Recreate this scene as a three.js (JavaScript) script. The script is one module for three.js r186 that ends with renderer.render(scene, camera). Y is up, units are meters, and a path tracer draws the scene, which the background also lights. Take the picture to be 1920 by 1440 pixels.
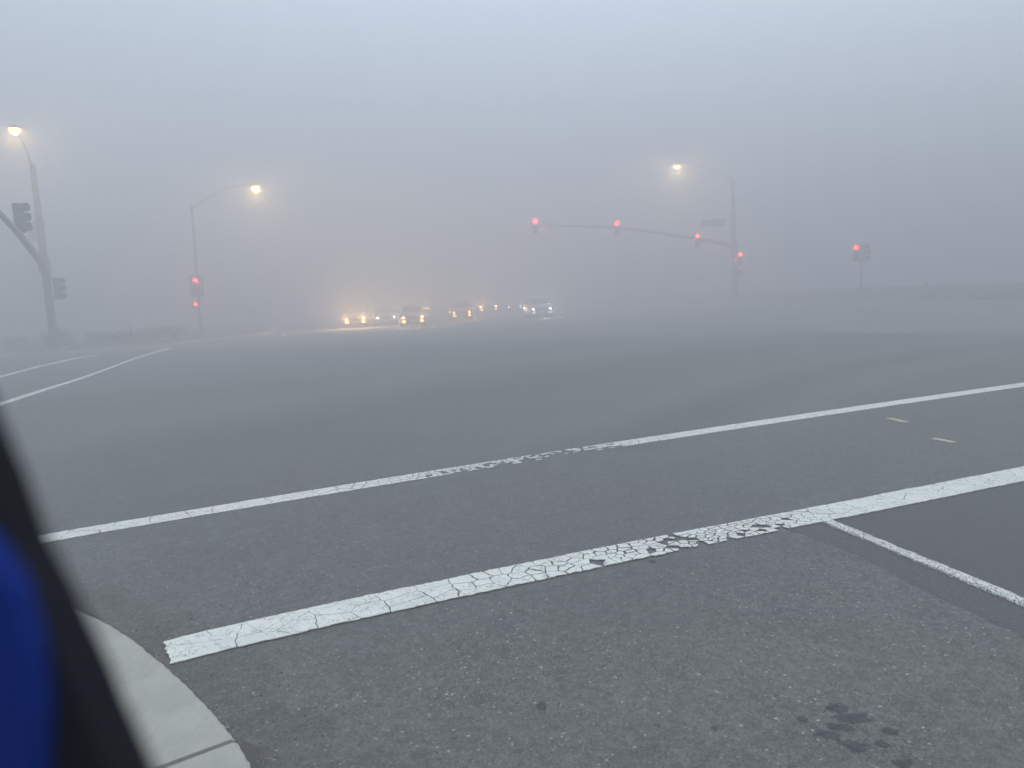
import * as THREE from 'three';
import { mergeGeometries, toCreasedNormals } from 'three/addons/utils/BufferGeometryUtils.js';
import { RoundedBoxGeometry } from 'three/addons/geometries/RoundedBoxGeometry.js';
import { FontLoader } from 'three/addons/loaders/FontLoader.js';

// ------------------------------------------------------------------ camera, sky, sun, exposure, fog
const scene = new THREE.Scene();
const renderer = new THREE.WebGLRenderer();
renderer.toneMapping = THREE.LinearToneMapping;
renderer.toneMappingExposure = 1.0;
renderer.shadowMap.enabled = true;

const EYE = new THREE.Vector3(0, 1.5, 0);
const PITCH = Math.atan(160 / 1450), ROLL = THREE.MathUtils.degToRad(3.4);
const camera = new THREE.PerspectiveCamera(2 * Math.atan(720 / 1450) * 180 / Math.PI, 4 / 3, 0.01, 2000);
camera.position.copy(EYE);
camera.up.set(Math.sin(ROLL), Math.cos(ROLL) * Math.cos(PITCH), -Math.cos(ROLL) * Math.sin(PITCH));
camera.lookAt(EYE.x, EYE.y - Math.sin(PITCH), EYE.z - Math.cos(PITCH));
camera.focus = 6.5;
camera.userData.fStop = 4.0;

function rng(seed) {
  let a = seed >>> 0;
  return () => { a = (a + 0x6D2B79F5) | 0; let t = Math.imul(a ^ (a >>> 15), 1 | a); t = (t + Math.imul(t ^ (t >>> 7), 61 | t)) ^ t; return ((t ^ (t >>> 14)) >>> 0) / 4294967296; };
}
const hash2 = (x, y, s = 0) => { let n = Math.imul(x | 0, 374761393) + Math.imul(y | 0, 668265263) + Math.imul(s | 0, 2246822519); n = Math.imul(n ^ (n >>> 13), 1274126177); return ((n ^ (n >>> 16)) >>> 0) / 4294967296; };
function vnoise(x, y, s = 0, period = 0) {
  const ix = Math.floor(x), iy = Math.floor(y), fx = x - ix, fy = y - iy, u = fx * fx * (3 - 2 * fx), v = fy * fy * (3 - 2 * fy);
  const w = (k) => period ? ((k % period) + period) % period : k;
  const a = hash2(w(ix), w(iy), s), b = hash2(w(ix + 1), w(iy), s), c = hash2(w(ix), w(iy + 1), s), d = hash2(w(ix + 1), w(iy + 1), s);
  return a + (b - a) * u + (c - a) * v + (a - b - c + d) * u * v;
}
const fbm = (x, y, s, oct = 4, period = 0) => { let r = 0, a = 0.5, n = 0; for (let i = 0; i < oct; i++) { r += a * vnoise(x, y, s + i, period); n += a; x *= 2; y *= 2; period *= 2; a *= 0.5; } return r / n; };
const ss = (a, b, x) => { const t = Math.min(1, Math.max(0, (x - a) / (b - a))); return t * t * (3 - 2 * t); };

{ // overcast sky: the standard overcast distribution, brightest overhead, with faint cloud mottling
  const W = 512, Hh = 256, data = new Float32Array(W * Hh * 4);
  for (let j = 0; j < Hh; j++) {
    const up = ((j + 0.5) / Hh - 0.5) * Math.PI, m = Math.max(0, Math.sin(up));
    for (let i = 0; i < W; i++) {
      const az = ((i + 0.5) / W - 0.5) * Math.PI * 2, cx = Math.cos(az) * Math.cos(up), cz = Math.sin(az) * Math.cos(up);
      const n = 1 + 0.05 * (fbm(cx * 2.2 + 7, cz * 2.2 + 3, 5, 3) - 0.5);
      const L = 1.62 * (0.56 + 2.44 * m) / 3 * n * (1 + 0.28 * cx),      // thin overcast, brighter on the sun's side (+x)
         k = (j * W + i) * 4;
      data[k] = L * 1.35; data[k + 1] = L * 1.575; data[k + 2] = L * 1.86; data[k + 3] = 1;
    }
  }
  const t = new THREE.DataTexture(data, W, Hh, THREE.RGBAFormat, THREE.FloatType);
  t.mapping = THREE.EquirectangularReflectionMapping; t.magFilter = THREE.LinearFilter; t.minFilter = THREE.LinearFilter; t.needsUpdate = true;
  scene.background = t; scene.environment = t;
}
const sun = new THREE.DirectionalLight(0xfff1e0, 1.1);
sun.position.set(80, 42, -30); sun.target.position.set(0, 0, -30);
sun.castShadow = true; sun.shadow.radius = 60; sun.shadow.mapSize.set(2048, 2048);
Object.assign(sun.shadow.camera, { left: -90, right: 90, top: 90, bottom: -90, near: 1, far: 260 });
scene.add(sun, sun.target);
scene.fog = new THREE.FogExp2(new THREE.Color().setRGB(0.97, 0.97, 0.99), 0.044);

// ------------------------------------------------------------------ helpers
const numbers = {};
const numbered = (n) => { const k = numbers[n] = (numbers[n] ?? -1) + 1; return k ? `${n}_${String(k).padStart(3, '0')}` : n; };
const V = (x, y, z) => new THREE.Vector3(x, y, z);
function shadows(o) { o.traverse((c) => { if (c.isMesh) { c.castShadow = true; c.receiveShadow = true; } }); return o; }
function obj(name, geos, material, parent) {
  const g = Array.isArray(geos) ? (geos.length > 1 ? mergeGeometries(geos.map((q) => q.index ? q.toNonIndexed() : q).map(plain)) : geos[0]) : geos;
  const m = new THREE.Mesh(g, material); m.name = parent ? name : numbered(name); m.castShadow = m.receiveShadow = true;
  (parent ?? scene).add(m); return m;
}
function pieces(name, geos, material, parent) { return geos.map((g) => obj(name, g, material, parent)); }
function plain(g) { for (const k of Object.keys(g.attributes)) if (!['position', 'normal', 'uv'].includes(k)) g.deleteAttribute(k); if (!g.attributes.uv) g.setAttribute('uv', new THREE.BufferAttribute(new Float32Array(g.attributes.position.count * 2), 2)); return g; }
function thing(name, label, category, [x, y, z] = [0, 0, 0], turn = 0, group) {
  const o = new THREE.Group(); o.name = numbered(name); scene.add(o);
  o.position.set(x, y, z); o.rotation.y = turn; o.userData = { label, category }; if (group) o.userData.group = group; return o;
}
function struct(o, label) { o.userData.kind = 'structure'; if (label) o.userData.label = label; return o; }
function bx(w, h, d, x = 0, y = 0, z = 0, r = 0) { const g = r ? new RoundedBoxGeometry(w, h, d, 2, r) : new THREE.BoxGeometry(w, h, d); return g.translate(x, y, z); }
function tube(pts, r0, r1, seg = 24, rad = 12) {           // tapered tube along a smooth path
  const c = new THREE.CatmullRomCurve3(pts.map((p) => p.isVector3 ? p : V(...p))), fr = c.computeFrenetFrames(seg, false), pos = [], uv = [], idx = [];
  for (let i = 0; i <= seg; i++) {
    const p = c.getPointAt(i / seg), r = r0 + (r1 - r0) * i / seg;
    for (let j = 0; j <= rad; j++) { const a = j / rad * Math.PI * 2, n = fr.normals[i].clone().multiplyScalar(Math.cos(a) * r).addScaledVector(fr.binormals[i], Math.sin(a) * r); pos.push(p.x + n.x, p.y + n.y, p.z + n.z); uv.push(j / rad, i / seg); }
  }
  for (let i = 0; i < seg; i++) for (let j = 0; j < rad; j++) { const a = i * (rad + 1) + j, b = a + rad + 1; idx.push(a, a + 1, b, b, a + 1, b + 1); }
  for (const [i, s] of [[0, 1], [seg, -1]]) { const at = pos.length / 3, p = c.getPointAt(i / seg); pos.push(p.x, p.y, p.z); uv.push(0, 0); for (let j = 0; j < rad; j++) { const a = i * (rad + 1) + j; s > 0 ? idx.push(at, a + 1, a) : idx.push(at, a, a + 1); } }
  const g = new THREE.BufferGeometry(); g.setAttribute('position', new THREE.Float32BufferAttribute(pos, 3)); g.setAttribute('uv', new THREE.Float32BufferAttribute(uv, 2)); g.setIndex(idx); g.computeVertexNormals(); return g;
}
const cyl = (r0, r1, h, x, y, z, n = 16) => new THREE.CylinderGeometry(r1, r0, h, n).translate(x, y + h / 2, z);
function tex(w, h, fn, srgb = true) {
  const d = new Uint8Array(w * h * 4), c = [0, 0, 0, 1];
  for (let j = 0; j < h; j++) for (let i = 0; i < w; i++) { c[3] = 1; fn(i, j, c); const k = (j * w + i) * 4; for (let q = 0; q < 4; q++) d[k + q] = Math.max(0, Math.min(255, c[q] * 255)); }
  const t = new THREE.DataTexture(d, w, h); t.wrapS = t.wrapT = THREE.RepeatWrapping; t.magFilter = THREE.LinearFilter; t.minFilter = THREE.LinearMipmapLinearFilter; t.generateMipmaps = true;
  if (srgb) t.colorSpace = THREE.SRGBColorSpace; t.needsUpdate = true; return t;
}
const std = (rgb, roughness = 0.8, more = {}) => new THREE.MeshStandardMaterial({ color: new THREE.Color().setRGB(...rgb), roughness, ...more });

// ------------------------------------------------------------------ ground shape: level near the camera, rising a little at both far corners
const ground = (x, d) => 0.56 * ss(4, 26, x) * ss(16, 44, d) - 1.2 * ss(25, 50, x) * ss(8, 26, d) + 0.22 * ss(8, 24, -x) * ss(18, 38, d);

// ------------------------------------------------------------------ materials
function asphaltTex(N, tile, seed, flecks, contrast, fleckMost) {      // grain, aggregate stones and pits; tile in metres
  const a = new Float32Array(N * N), tint = new Float32Array(N * N), R = rng(seed);
  for (let j = 0; j < N; j++) for (let i = 0; i < N; i++) {
    const fine = hash2(i, j, seed) - 0.5, g2 = hash2(i >> 1, j >> 1, seed + 1) - 0.5, m = fbm(i / N * 24, j / N * 24, seed + 2, 4, 24) - 0.5, c = fbm(i / N * 160, j / N * 160, seed + 9, 2, 160) - 0.5;
    a[j * N + i] = 0.46 + contrast * (0.10 * fine + 0.10 * g2 + 0.08 * c + 0.03 * m);
  }
  const stone = (n, r0, r1, v0, v1) => {
    for (let k = 0; k < n; k++) {
      const x = R() * N, y = R() * N, r = (r0 + (r1 - r0) * R() ** 2) / tile * N, e = 0.55 + R() * 0.9, th = R() * 3.14, v = v0 + (v1 - v0) * R(), w = R();
      const c = Math.cos(th), s = Math.sin(th), q = Math.ceil(r * 1.6) + 1;
      for (let v2 = -q; v2 <= q; v2++) for (let u2 = -q; u2 <= q; u2++) {
        const p = (u2 * c + v2 * s) / e, o = (-u2 * s + v2 * c) * e, dist = Math.hypot(p, o) / r, kk = (((Math.floor(y) + v2) % N + N) % N) * N + ((Math.floor(x) + u2) % N + N) % N;
        if (dist < 1.1) { const f = Math.min(1, (1.1 - dist) * 4); a[kk] += (v - a[kk]) * f * 0.85; tint[kk] += (w - tint[kk]) * f; }
      }
    }
  };
  stone(Math.round(2600 * tile * tile), 0.0016, 0.005, 0.26, 0.4);
  stone(Math.round(2200 * tile * tile), 0.0016, 0.0045, 0.5, 0.62);
  stone(Math.round(flecks * tile * tile), 0.0016, 0.0062, 0.52, fleckMost);
  const map = tex(N, N, (i, j, c) => { const k = j * N + i, v = a[k], t = tint[k]; c[0] = v * (1 + 0.03 * t); c[1] = v * 1.005; c[2] = v * (1 - 0.05 * t); });
  const bump = tex(N / 2, N / 2, (i, j, c) => { const k = j * 2 * N + i * 2; c[0] = c[1] = c[2] = 0.35 + (a[k] + a[k + 1] + a[k + N] + a[k + N + 1]) * 0.13 + (hash2(i, j, 77) - 0.5) * 0.18; }, false);
  return [map, bump];
}
const [asphMap, asphBump] = asphaltTex(2048, 4, 11, 520, 1.7, 0.9);
const [patchMap, patchBump] = asphaltTex(1024, 2, 23, 16, 0.8, 0.75);
const TILE = 4, PTILE = 2;
const M = {
  asphalt: std([0.53, 0.525, 0.47], 0.93, { map: asphMap, bumpMap: asphBump, bumpScale: 0.004, vertexColors: true }),
  stain: std([0.25, 0.25, 0.235], 0.9, { map: asphMap, bumpMap: asphBump, bumpScale: 0.003 }),
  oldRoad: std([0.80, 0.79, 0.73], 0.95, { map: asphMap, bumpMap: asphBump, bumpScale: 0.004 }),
  patch: std([0.38, 0.375, 0.342], 0.9, { map: patchMap, bumpMap: patchBump, bumpScale: 0.004 }),
  ravel: std([0.49, 0.46, 0.40], 1, { map: asphMap, bumpMap: asphBump, bumpScale: 0.012 }), soil: std([0.06, 0.055, 0.048], 1, { bumpMap: asphBump, bumpScale: 0.01 }),
  dirt: std([0.20, 0.175, 0.14], 1, {}),
  leaf: std([0.075, 0.085, 0.045], 0.9, { side: THREE.DoubleSide }),
  dryLeaf: std([0.16, 0.135, 0.085], 0.95, { side: THREE.DoubleSide }),
  grass: std([0.10, 0.105, 0.06], 0.95, { side: THREE.DoubleSide }),
  stem: std([0.09, 0.07, 0.05], 0.95),
  galv: std([0.13, 0.133, 0.136], 0.6, { metalness: 0.3 }),
  galvDark: std([0.10, 0.102, 0.105], 0.55, { metalness: 0.3 }),
  housing: std([0.03, 0.031, 0.03], 0.55),
  backplate: std([0.025, 0.025, 0.026], 0.7),
  visor: std([0.022, 0.022, 0.022], 0.65),
  lensOff: std([0.03, 0.028, 0.022], 0.25),
  red: std([0.3, 0.02, 0.02], 0.4, { emissive: new THREE.Color().setRGB(1, 0.045, 0.04), emissiveIntensity: 7 }),
  lampGlow: std([0.8, 0.75, 0.6], 0.4, { emissive: new THREE.Color().setRGB(1, 0.57, 0.12), emissiveIntensity: 13 }),
  warm: std([0.9, 0.85, 0.8], 0.2, { emissive: new THREE.Color().setRGB(1, 0.62, 0.22), emissiveIntensity: 30 }),
  white: std([0.9, 0.9, 0.9], 0.2, { emissive: new THREE.Color().setRGB(1, 0.93, 0.85), emissiveIntensity: 26 }),
  warmBowl: std([0.8, 0.75, 0.7], 0.2, { emissive: new THREE.Color().setRGB(1, 0.46, 0.11), emissiveIntensity: 17 }),
  whiteBowl: std([0.8, 0.8, 0.8], 0.2, { emissive: new THREE.Color().setRGB(1, 0.9, 0.8), emissiveIntensity: 2.2 }),
  headOff: std([0.5, 0.5, 0.52], 0.15),
  signGreen: std([0.012, 0.11, 0.06], 0.5), signWhite: std([0.72, 0.73, 0.72], 0.5), signBack: std([0.33, 0.34, 0.35], 0.5, { metalness: 0.4 }), signBlack: std([0.02, 0.02, 0.02], 0.6), signYellow: std([0.6, 0.38, 0.02], 0.5),
  wood: std([0.11, 0.085, 0.06], 0.9),
  rubber: new THREE.MeshPhysicalMaterial({ color: new THREE.Color().setRGB(0.010, 0.011, 0.014), roughness: 0.95, specularIntensity: 0.2 }), bluePaint: new THREE.MeshPhysicalMaterial({ color: new THREE.Color().setRGB(0.004, 0.019, 0.15), roughness: 0.8, specularIntensity: 0.2 }),
  tyre: std([0.018, 0.018, 0.018], 0.9), rim: std([0.42, 0.43, 0.44], 0.35, { metalness: 0.8 }), carGlass: std([0.015, 0.018, 0.02], 0.06), trim: std([0.02, 0.02, 0.022], 0.6), plate: std([0.65, 0.66, 0.68], 0.5),
};
const concMap = tex(1024, 1024, (i, j, c) => { const v = 0.69 + 0.10 * (fbm(i / 1024 * 12, j / 1024 * 12, 3, 5, 12) - 0.5) + 0.05 * (hash2(i, j, 4) - 0.5) + 0.05 * (fbm(i / 1024 * 90, j / 1024 * 14, 9, 2, 0) - 0.5) - (hash2(i >> 2, j >> 2, 8) > 0.9988 ? 0.22 : 0); c[0] = v * 1.0; c[1] = v; c[2] = v * 0.965; });
M.concrete = std([0.76, 0.73, 0.66], 0.9, { map: concMap, bumpMap: concMap, bumpScale: 0.002 });
const paintMap = tex(1024, 1024, (i, j, c) => { let v = 0.90 + 0.05 * (fbm(i / 1024 * 18, j / 1024 * 18, 31, 4, 18) - 0.5) + 0.05 * (hash2(i, j, 34) - 0.5); const s = fbm(i / 1024 * 60 + j / 1024 * 60, (j - i) / 1024 * 5, 36, 3, 0); v -= 0.30 * Math.max(0, s - 0.62); const q = Math.abs(fbm(i / 1024 * 14, j / 1024 * 14, 38, 4, 14) - 0.5), q2 = Math.abs(fbm(i / 1024 * 26, j / 1024 * 26, 43, 3, 26) - 0.5); if (q < 0.0065 || q2 < 0.0045) v -= 0.4; v -= 0.10 * Math.max(0, fbm(i / 1024 * 7, j / 1024 * 7, 47, 3, 7) - 0.5); c[0] = v * 0.99; c[1] = v; c[2] = v * 0.985; });
M.paint = std([0.84, 0.81, 0.74], 0.8, { map: paintMap });
M.farPaint = M.paint;
M.yellowPaint = std([0.40, 0.345, 0.22], 0.85);
{ // sprayed lane line: paint sits on the high grains only
  const N = 1024, alpha = tex(N, 128, (i, j, c) => {
    const v = Math.abs(j / 127 - 0.5) * 2, lane = (j / 127) > 0.74 ? 0.5 : 1, g = 0.15 * hash2(i >> 1, j >> 1, 51) + 0.85 * fbm(i / 3.2, j / 6, 53, 3), e = fbm(i / 60, 0.5, 55, 3) * 0.25;
    const den = lane * (1.05 - ss(0.62 + e, 1.0, v)) * (0.8 + 0.4 * fbm(i / 26, j / 9, 57, 3)); c[0] = c[1] = c[2] = g < 0.26 + den * 0.30 ? (den > 0.12 ? 1 : 0) : 0;
  }, false);
  alpha.wrapT = THREE.ClampToEdgeWrapping;
  M.spray = std([0.62, 0.61, 0.57], 0.85, { alphaMap: alpha, alphaTest: 0.5, side: THREE.DoubleSide });
}

// ------------------------------------------------------------------ ground sheets
function sheet(us, vs, fn) {            // grid over us x vs; fn(u, v) -> [x, y, d, tile]
  const pos = [], uv = [], idx = [], nu = us.length, nv = vs.length;
  for (const v of vs) for (const u of us) { const [x, y, d, t = TILE] = fn(u, v); pos.push(x, y, -d); uv.push(x / t, d / t); }
  for (let j = 0; j < nv - 1; j++) for (let i = 0; i < nu - 1; i++) { const a = j * nu + i, b = a + nu; idx.push(a, a + 1, b, b, a + 1, b + 1); }
  const g = new THREE.BufferGeometry(); g.setAttribute('position', new THREE.Float32BufferAttribute(pos, 3)); g.setAttribute('uv', new THREE.Float32BufferAttribute(uv, 2)); g.setIndex(idx); g.computeVertexNormals(); return g;
}
const span = (a, b, n) => Array.from({ length: n + 1 }, (_, i) => a + (b - a) * i / n);
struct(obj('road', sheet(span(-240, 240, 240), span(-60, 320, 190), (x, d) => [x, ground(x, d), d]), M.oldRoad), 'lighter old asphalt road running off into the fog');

const EDGE = [[-40, 36], [-24, 36], [-14.5, 34.8], [-10.08, 32.1], [-6.4, 30.6], [-3.1, 28.9], [0.84, 27.2], [4.49, 26.5], [7.97, 23.3], [10.35, 20.1], [11.62, 17.4], [13.2, 13], [14.6, 8], [16, 2], [18, -6]];
const edgeD = (x) => { if (x <= EDGE[0][0]) return EDGE[0][1]; for (let i = 1; i < EDGE.length; i++) if (x <= EDGE[i][0]) { const [a, b] = [EDGE[i - 1], EDGE[i]], t = (x - a[0]) / (b[0] - a[0]); return a[1] + (b[1] - a[1]) * t; } return EDGE.at(-1)[1]; };
{
  const g = sheet(span(-40, 16, 448), span(0, 1, 260), (x, t) => { const e = edgeD(x) + 0.5 * (fbm(x * 0.9, 1, 88, 4) - 0.5), d = -8 + (e + 8) * t; return [x, ground(x, d) + 0.005, d]; });
  const p = g.attributes.position, col = new Float32Array(p.count * 3);
  for (let i = 0; i < p.count; i++) {
    const x = p.getX(i), d = -p.getZ(i);
    let v = 1 + 0.16 * (fbm(x / 5 + 3, d / 5, 61, 3) - 0.5) + 0.12 * (fbm(x * 1.1, d * 1.1, 64, 3) - 0.5);
    const r1 = Math.hypot(x - 18, d + 2), track = (c, w) => Math.exp(-(((r1 - c) / w) ** 2));                     // tyre-polished turning paths
    v *= 1 + (0.17 * track(13.2, 0.5) + 0.17 * track(15, 0.5) - 0.12 * track(14.1, 0.5) + 0.16 * track(18.4, 0.6) + 0.16 * track(20.3, 0.6) - 0.12 * track(19.4, 0.6) - 0.12 * track(24, 1.4) + 0.12 * track(27, 1.2)) * ss(6, 9, d) * (0.5 + fbm(x, d, 66, 2));
    const q = 0.02 * (fbm(x / 3, d / 3, 71, 2) - 0.5);
    col[i * 3] = v * (1 + q); col[i * 3 + 1] = v; col[i * 3 + 2] = v * (1 - q);
  }
  g.setAttribute('color', new THREE.BufferAttribute(col, 3));
  struct(obj('intersection_pavement', g, M.asphalt), 'dark weathered asphalt of the crossing with pale stone flecks');
}
function flat(points, y, tile) {          // polygon [x, d] laid flat
  const sh = points.map(([x, d]) => new THREE.Vector2(x, d)), tri = THREE.ShapeUtils.triangulateShape(sh, []), pos = [], uv = [], idx = [];
  for (const p of sh) { pos.push(p.x, y, -p.y); uv.push(p.x / tile, p.y / tile); }
  for (const t of tri) { const [a, b, c] = t, q = (sh[b].x - sh[a].x) * (sh[c].y - sh[a].y) - (sh[b].y - sh[a].y) * (sh[c].x - sh[a].x); q > 0 ? idx.push(a, b, c) : idx.push(a, c, b); }
  const g = new THREE.BufferGeometry(); g.setAttribute('position', new THREE.Float32BufferAttribute(pos, 3)); g.setAttribute('uv', new THREE.Float32BufferAttribute(uv, 2)); g.setIndex(idx); g.computeVertexNormals(); return g;
}
function rough(path, step, amp, seed) {   // subdivide and fray a polyline
  const out = [];
  for (let i = 0; i < path.length - 1; i++) {
    const [a, b] = [path[i], path[i + 1]], L = Math.hypot(b[0] - a[0], b[1] - a[1]), n = Math.max(1, Math.round(L / step)), nx = -(b[1] - a[1]) / L, nd = (b[0] - a[0]) / L;
    for (let k = 0; k < n; k++) { const t = k / n, e = k ? amp * (fbm((a[0] + (b[0] - a[0]) * t) * 14, (a[1] + (b[1] - a[1]) * t) * 14, seed, 3) - 0.5) * 2 : 0; out.push([a[0] + (b[0] - a[0]) * t + nx * e, a[1] + (b[1] - a[1]) * t + nd * e]); }
  }
  out.push(path.at(-1)); return out;
}
struct(obj('asphalt_patch', flat([...rough([[1.63, 4.58], [1.81, 4.09], [1.88, 3.67], [1.95, 3.34], [2.02, 3.0], [2.25, 1.6], [2.6, -4]], 0.03, 0.02, 91), [9, -4], [9, 7.4], [5.2, 5.98], [3.37, 5.29], [2.16, 4.81]], 0.0066, PTILE), M.patch), 'smooth darker strip of newer asphalt beside the white lane line');

// dark wet spots on the asphalt
{
  const R = rng(5), spots = [[0.04, 2.7, 0.032, 0.045, 0], [1.07, 2.57, 0.055, 0.042, -0.5], [1.09, 2.5, 0.10, 0.045, -0.1], [1.03, 2.45, 0.075, 0.032, -0.6], [0.97, 2.41, 0.065, 0.035, -0.2], [1.03, 2.34, 0.075, 0.038, -0.55], [0.93, 2.51, 0.03, 0.026, -0.3], [1.18, 2.41, 0.04, 0.032, 0], [1.12, 2.34, 0.036, 0.026, -0.4], [1.13, 2.235, 0.045, 0.032, -0.5], [0.62, 2.49, 0.022, 0.016, 0.2], [0.72, 4.15, 0.03, 0.03, 0]];
  spots.forEach(([x, d, a, b, th], k) => { a *= 0.62; b *= 0.72;
    const pts = []; for (let i = 0; i < 40; i++) { const f = i / 40 * Math.PI * 2, r = 0.35 + 1.3 * fbm(Math.cos(f) * 2.6 + k * 9, Math.sin(f) * 2.6, 120, 4), u = Math.cos(f) * a * r, v = Math.sin(f) * b * r; pts.push([x + u * Math.cos(th) - v * Math.sin(th), d + u * Math.sin(th) + v * Math.cos(th)]); }
    struct(obj('stain', flat(pts, 0.0060 + k * 0.00012, TILE), M.stain), 'small dark wet spot on the asphalt').userData.group = 'dark spots on the asphalt';
  });
}

// ------------------------------------------------------------------ cracked crosswalk lines, flake by flake
function flakeGeo(poly, y0, y1) {
  const n = poly.length, sh = poly.map(([x, d]) => new THREE.Vector2(x, d)), tri = THREE.ShapeUtils.triangulateShape(sh, []), pos = [], uv = [], idx = [];
  for (const p of sh) { pos.push(p.x, y1, -p.y); uv.push(p.x, p.y); }
  for (const [a, b, c] of tri) { const q = (sh[b].x - sh[a].x) * (sh[c].y - sh[a].y) - (sh[b].y - sh[a].y) * (sh[c].x - sh[a].x); q > 0 ? idx.push(a, b, c) : idx.push(a, c, b); }
  for (let i = 0; i < n; i++) { const a = sh[i], b = sh[(i + 1) % n], k = pos.length / 3; pos.push(a.x, y1, -a.y, b.x, y1, -b.y, b.x, y0, -b.y, a.x, y0, -a.y); for (let q = 0; q < 4; q++) uv.push(a.x, a.y); idx.push(k, k + 2, k + 1, k, k + 3, k + 2); }
  const g = new THREE.BufferGeometry(); g.setAttribute('position', new THREE.Float32BufferAttribute(pos, 3)); g.setAttribute('uv', new THREE.Float32BufferAttribute(uv, 2)); g.setIndex(idx); const o = g.toNonIndexed(); o.computeVertexNormals(); return o;
}
function clipHalf(poly, nx, ny, c) {      // keep nx*x + ny*y <= c
  const out = [];
  for (let i = 0; i < poly.length; i++) { const a = poly[i], b = poly[(i + 1) % poly.length], da = nx * a[0] + ny * a[1] - c, db = nx * b[0] + ny * b[1] - c; if (da <= 0) out.push(a); if (da * db < 0) { const t = da / (da - db); out.push([a[0] + (b[0] - a[0]) * t, a[1] + (b[1] - a[1]) * t]); } }
  return out;
}
const area = (p) => Math.abs(p.reduce((s, a, i) => { const b = p[(i + 1) % p.length]; return s + a[0] * b[1] - b[0] * a[1]; }, 0)) / 2;
function crackedLine(label, mid, width, prof, seed, yBase) {
  // mid: centre line points [x, d]; prof(u) -> { c: flake size, k: crack, drop(v): chance gone, el: stretch along the line }
  const R = rng(seed), cum = [0]; for (let i = 1; i < mid.length; i++) cum.push(cum[i - 1] + Math.hypot(mid[i][0] - mid[i - 1][0], mid[i][1] - mid[i - 1][1]));
  const L = cum.at(-1), curve = new THREE.CatmullRomCurve3(mid.map(([x, d]) => V(x, 0, d)));
  const place = (u, v) => { const t = Math.min(1, Math.max(0, u / L)), p = curve.getPointAt(t), q = curve.getTangentAt(t), w = u < 0 ? u : u > L ? u - L : 0; return [p.x + q.x * w - q.z * v, p.z + q.z * w + q.x * v]; };
  const seeds = [];
  for (let u = 0; u < L;) { const P = prof(u), du = P.c * P.el, n = Math.max(1, Math.round(width / P.c)); for (let r = 0; r < n; r++) seeds.push([u + du * (0.5 + (R() - 0.5) * 0.95), -width / 2 + width * (r + 0.5 + (R() - 0.5) * 0.8) / n, du]); u += du * (0.8 + R() * 0.4); }
  const flakes = [];
  for (const s of seeds) {
    const P = prof(s[0]); if (R() < P.drop(s[1] / width)) continue;
    const reach = s[2] * 2.2 + width * 0.6, e1 = 0.012 * (fbm(s[0] * 6, 1, seed, 2) - 0.5), e2 = 0.012 * (fbm(s[0] * 6, 9, seed, 2) - 0.5);
    let poly = [[Math.max(0, s[0] - reach), -width / 2 + e1], [Math.min(L, s[0] + reach), -width / 2 + e1], [Math.min(L, s[0] + reach), width / 2 + e2], [Math.max(0, s[0] - reach), width / 2 + e2]];
    const half = P.k * (0.3 + 0.9 * R()) / 2;
    for (const q of seeds) { if (q === s || Math.abs(q[0] - s[0]) > reach * 1.6) continue; const dx = q[0] - s[0], dy = q[1] - s[1], l = Math.hypot(dx, dy); poly = clipHalf(poly, dx / l, dy / l, (dx * (q[0] + s[0]) / 2 + dy * (q[1] + s[1]) / 2) / l - half); if (poly.length < 3) break; }
    if (poly.length < 3 || area(poly) < 0.00012) continue;
    const jag = Math.min(0.006, Math.sqrt(area(poly)) * 0.07) * (P.jag ?? 1), out = [];
    for (let i = 0; i < poly.length; i++) {
      const a = poly[i], b = poly[(i + 1) % poly.length], l = Math.hypot(b[0] - a[0], b[1] - a[1]), n = Math.min(10, Math.max(1, Math.round(l / 0.022)));
      for (let k = 0; k < n; k++) { const t = k / n, x = a[0] + (b[0] - a[0]) * t, y = a[1] + (b[1] - a[1]) * t; out.push([x + jag * 2 * (vnoise(x * 55, y * 55, seed + 3) - 0.5), y + jag * 2 * (vnoise(x * 55 + 40, y * 55, seed + 4) - 0.5)]); }
    }
    flakes.push(out.map(([u, v]) => place(u, v)));
  }
  const root = new THREE.Group(); root.name = numbered('crosswalk_line'); scene.add(root); struct(root, label);
  flakes.sort((a, b) => area(b) - area(a));
  flakes.slice(0, 290).forEach((f) => obj('paint_flake', flakeGeo(f, yBase, yBase + 0.004), M.paint, root));
  if (flakes.length > 290) { const m = obj('paint_crumbs', mergeGeometries(flakes.slice(290).map((f) => flakeGeo(f, yBase, yBase + 0.004))), M.paint, root); m.userData.kind = 'stuff'; }
  return flakes.length;
}
const lerpProf = (table) => (u) => { let i = 0; while (i < table.length - 2 && u > table[i + 1][0]) i++; const a = table[i], b = table[i + 1], t = Math.min(1, Math.max(0, (u - a[0]) / (b[0] - a[0]))), m = (k) => a[k] + (b[k] - a[k]) * t; return { c: m(1), k: m(2), el: m(3), drop: (v) => Math.max(0, m(4) + m(5) * (0.5 - v) * (0.5 - v)) , jag: m(6) }; };
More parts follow.
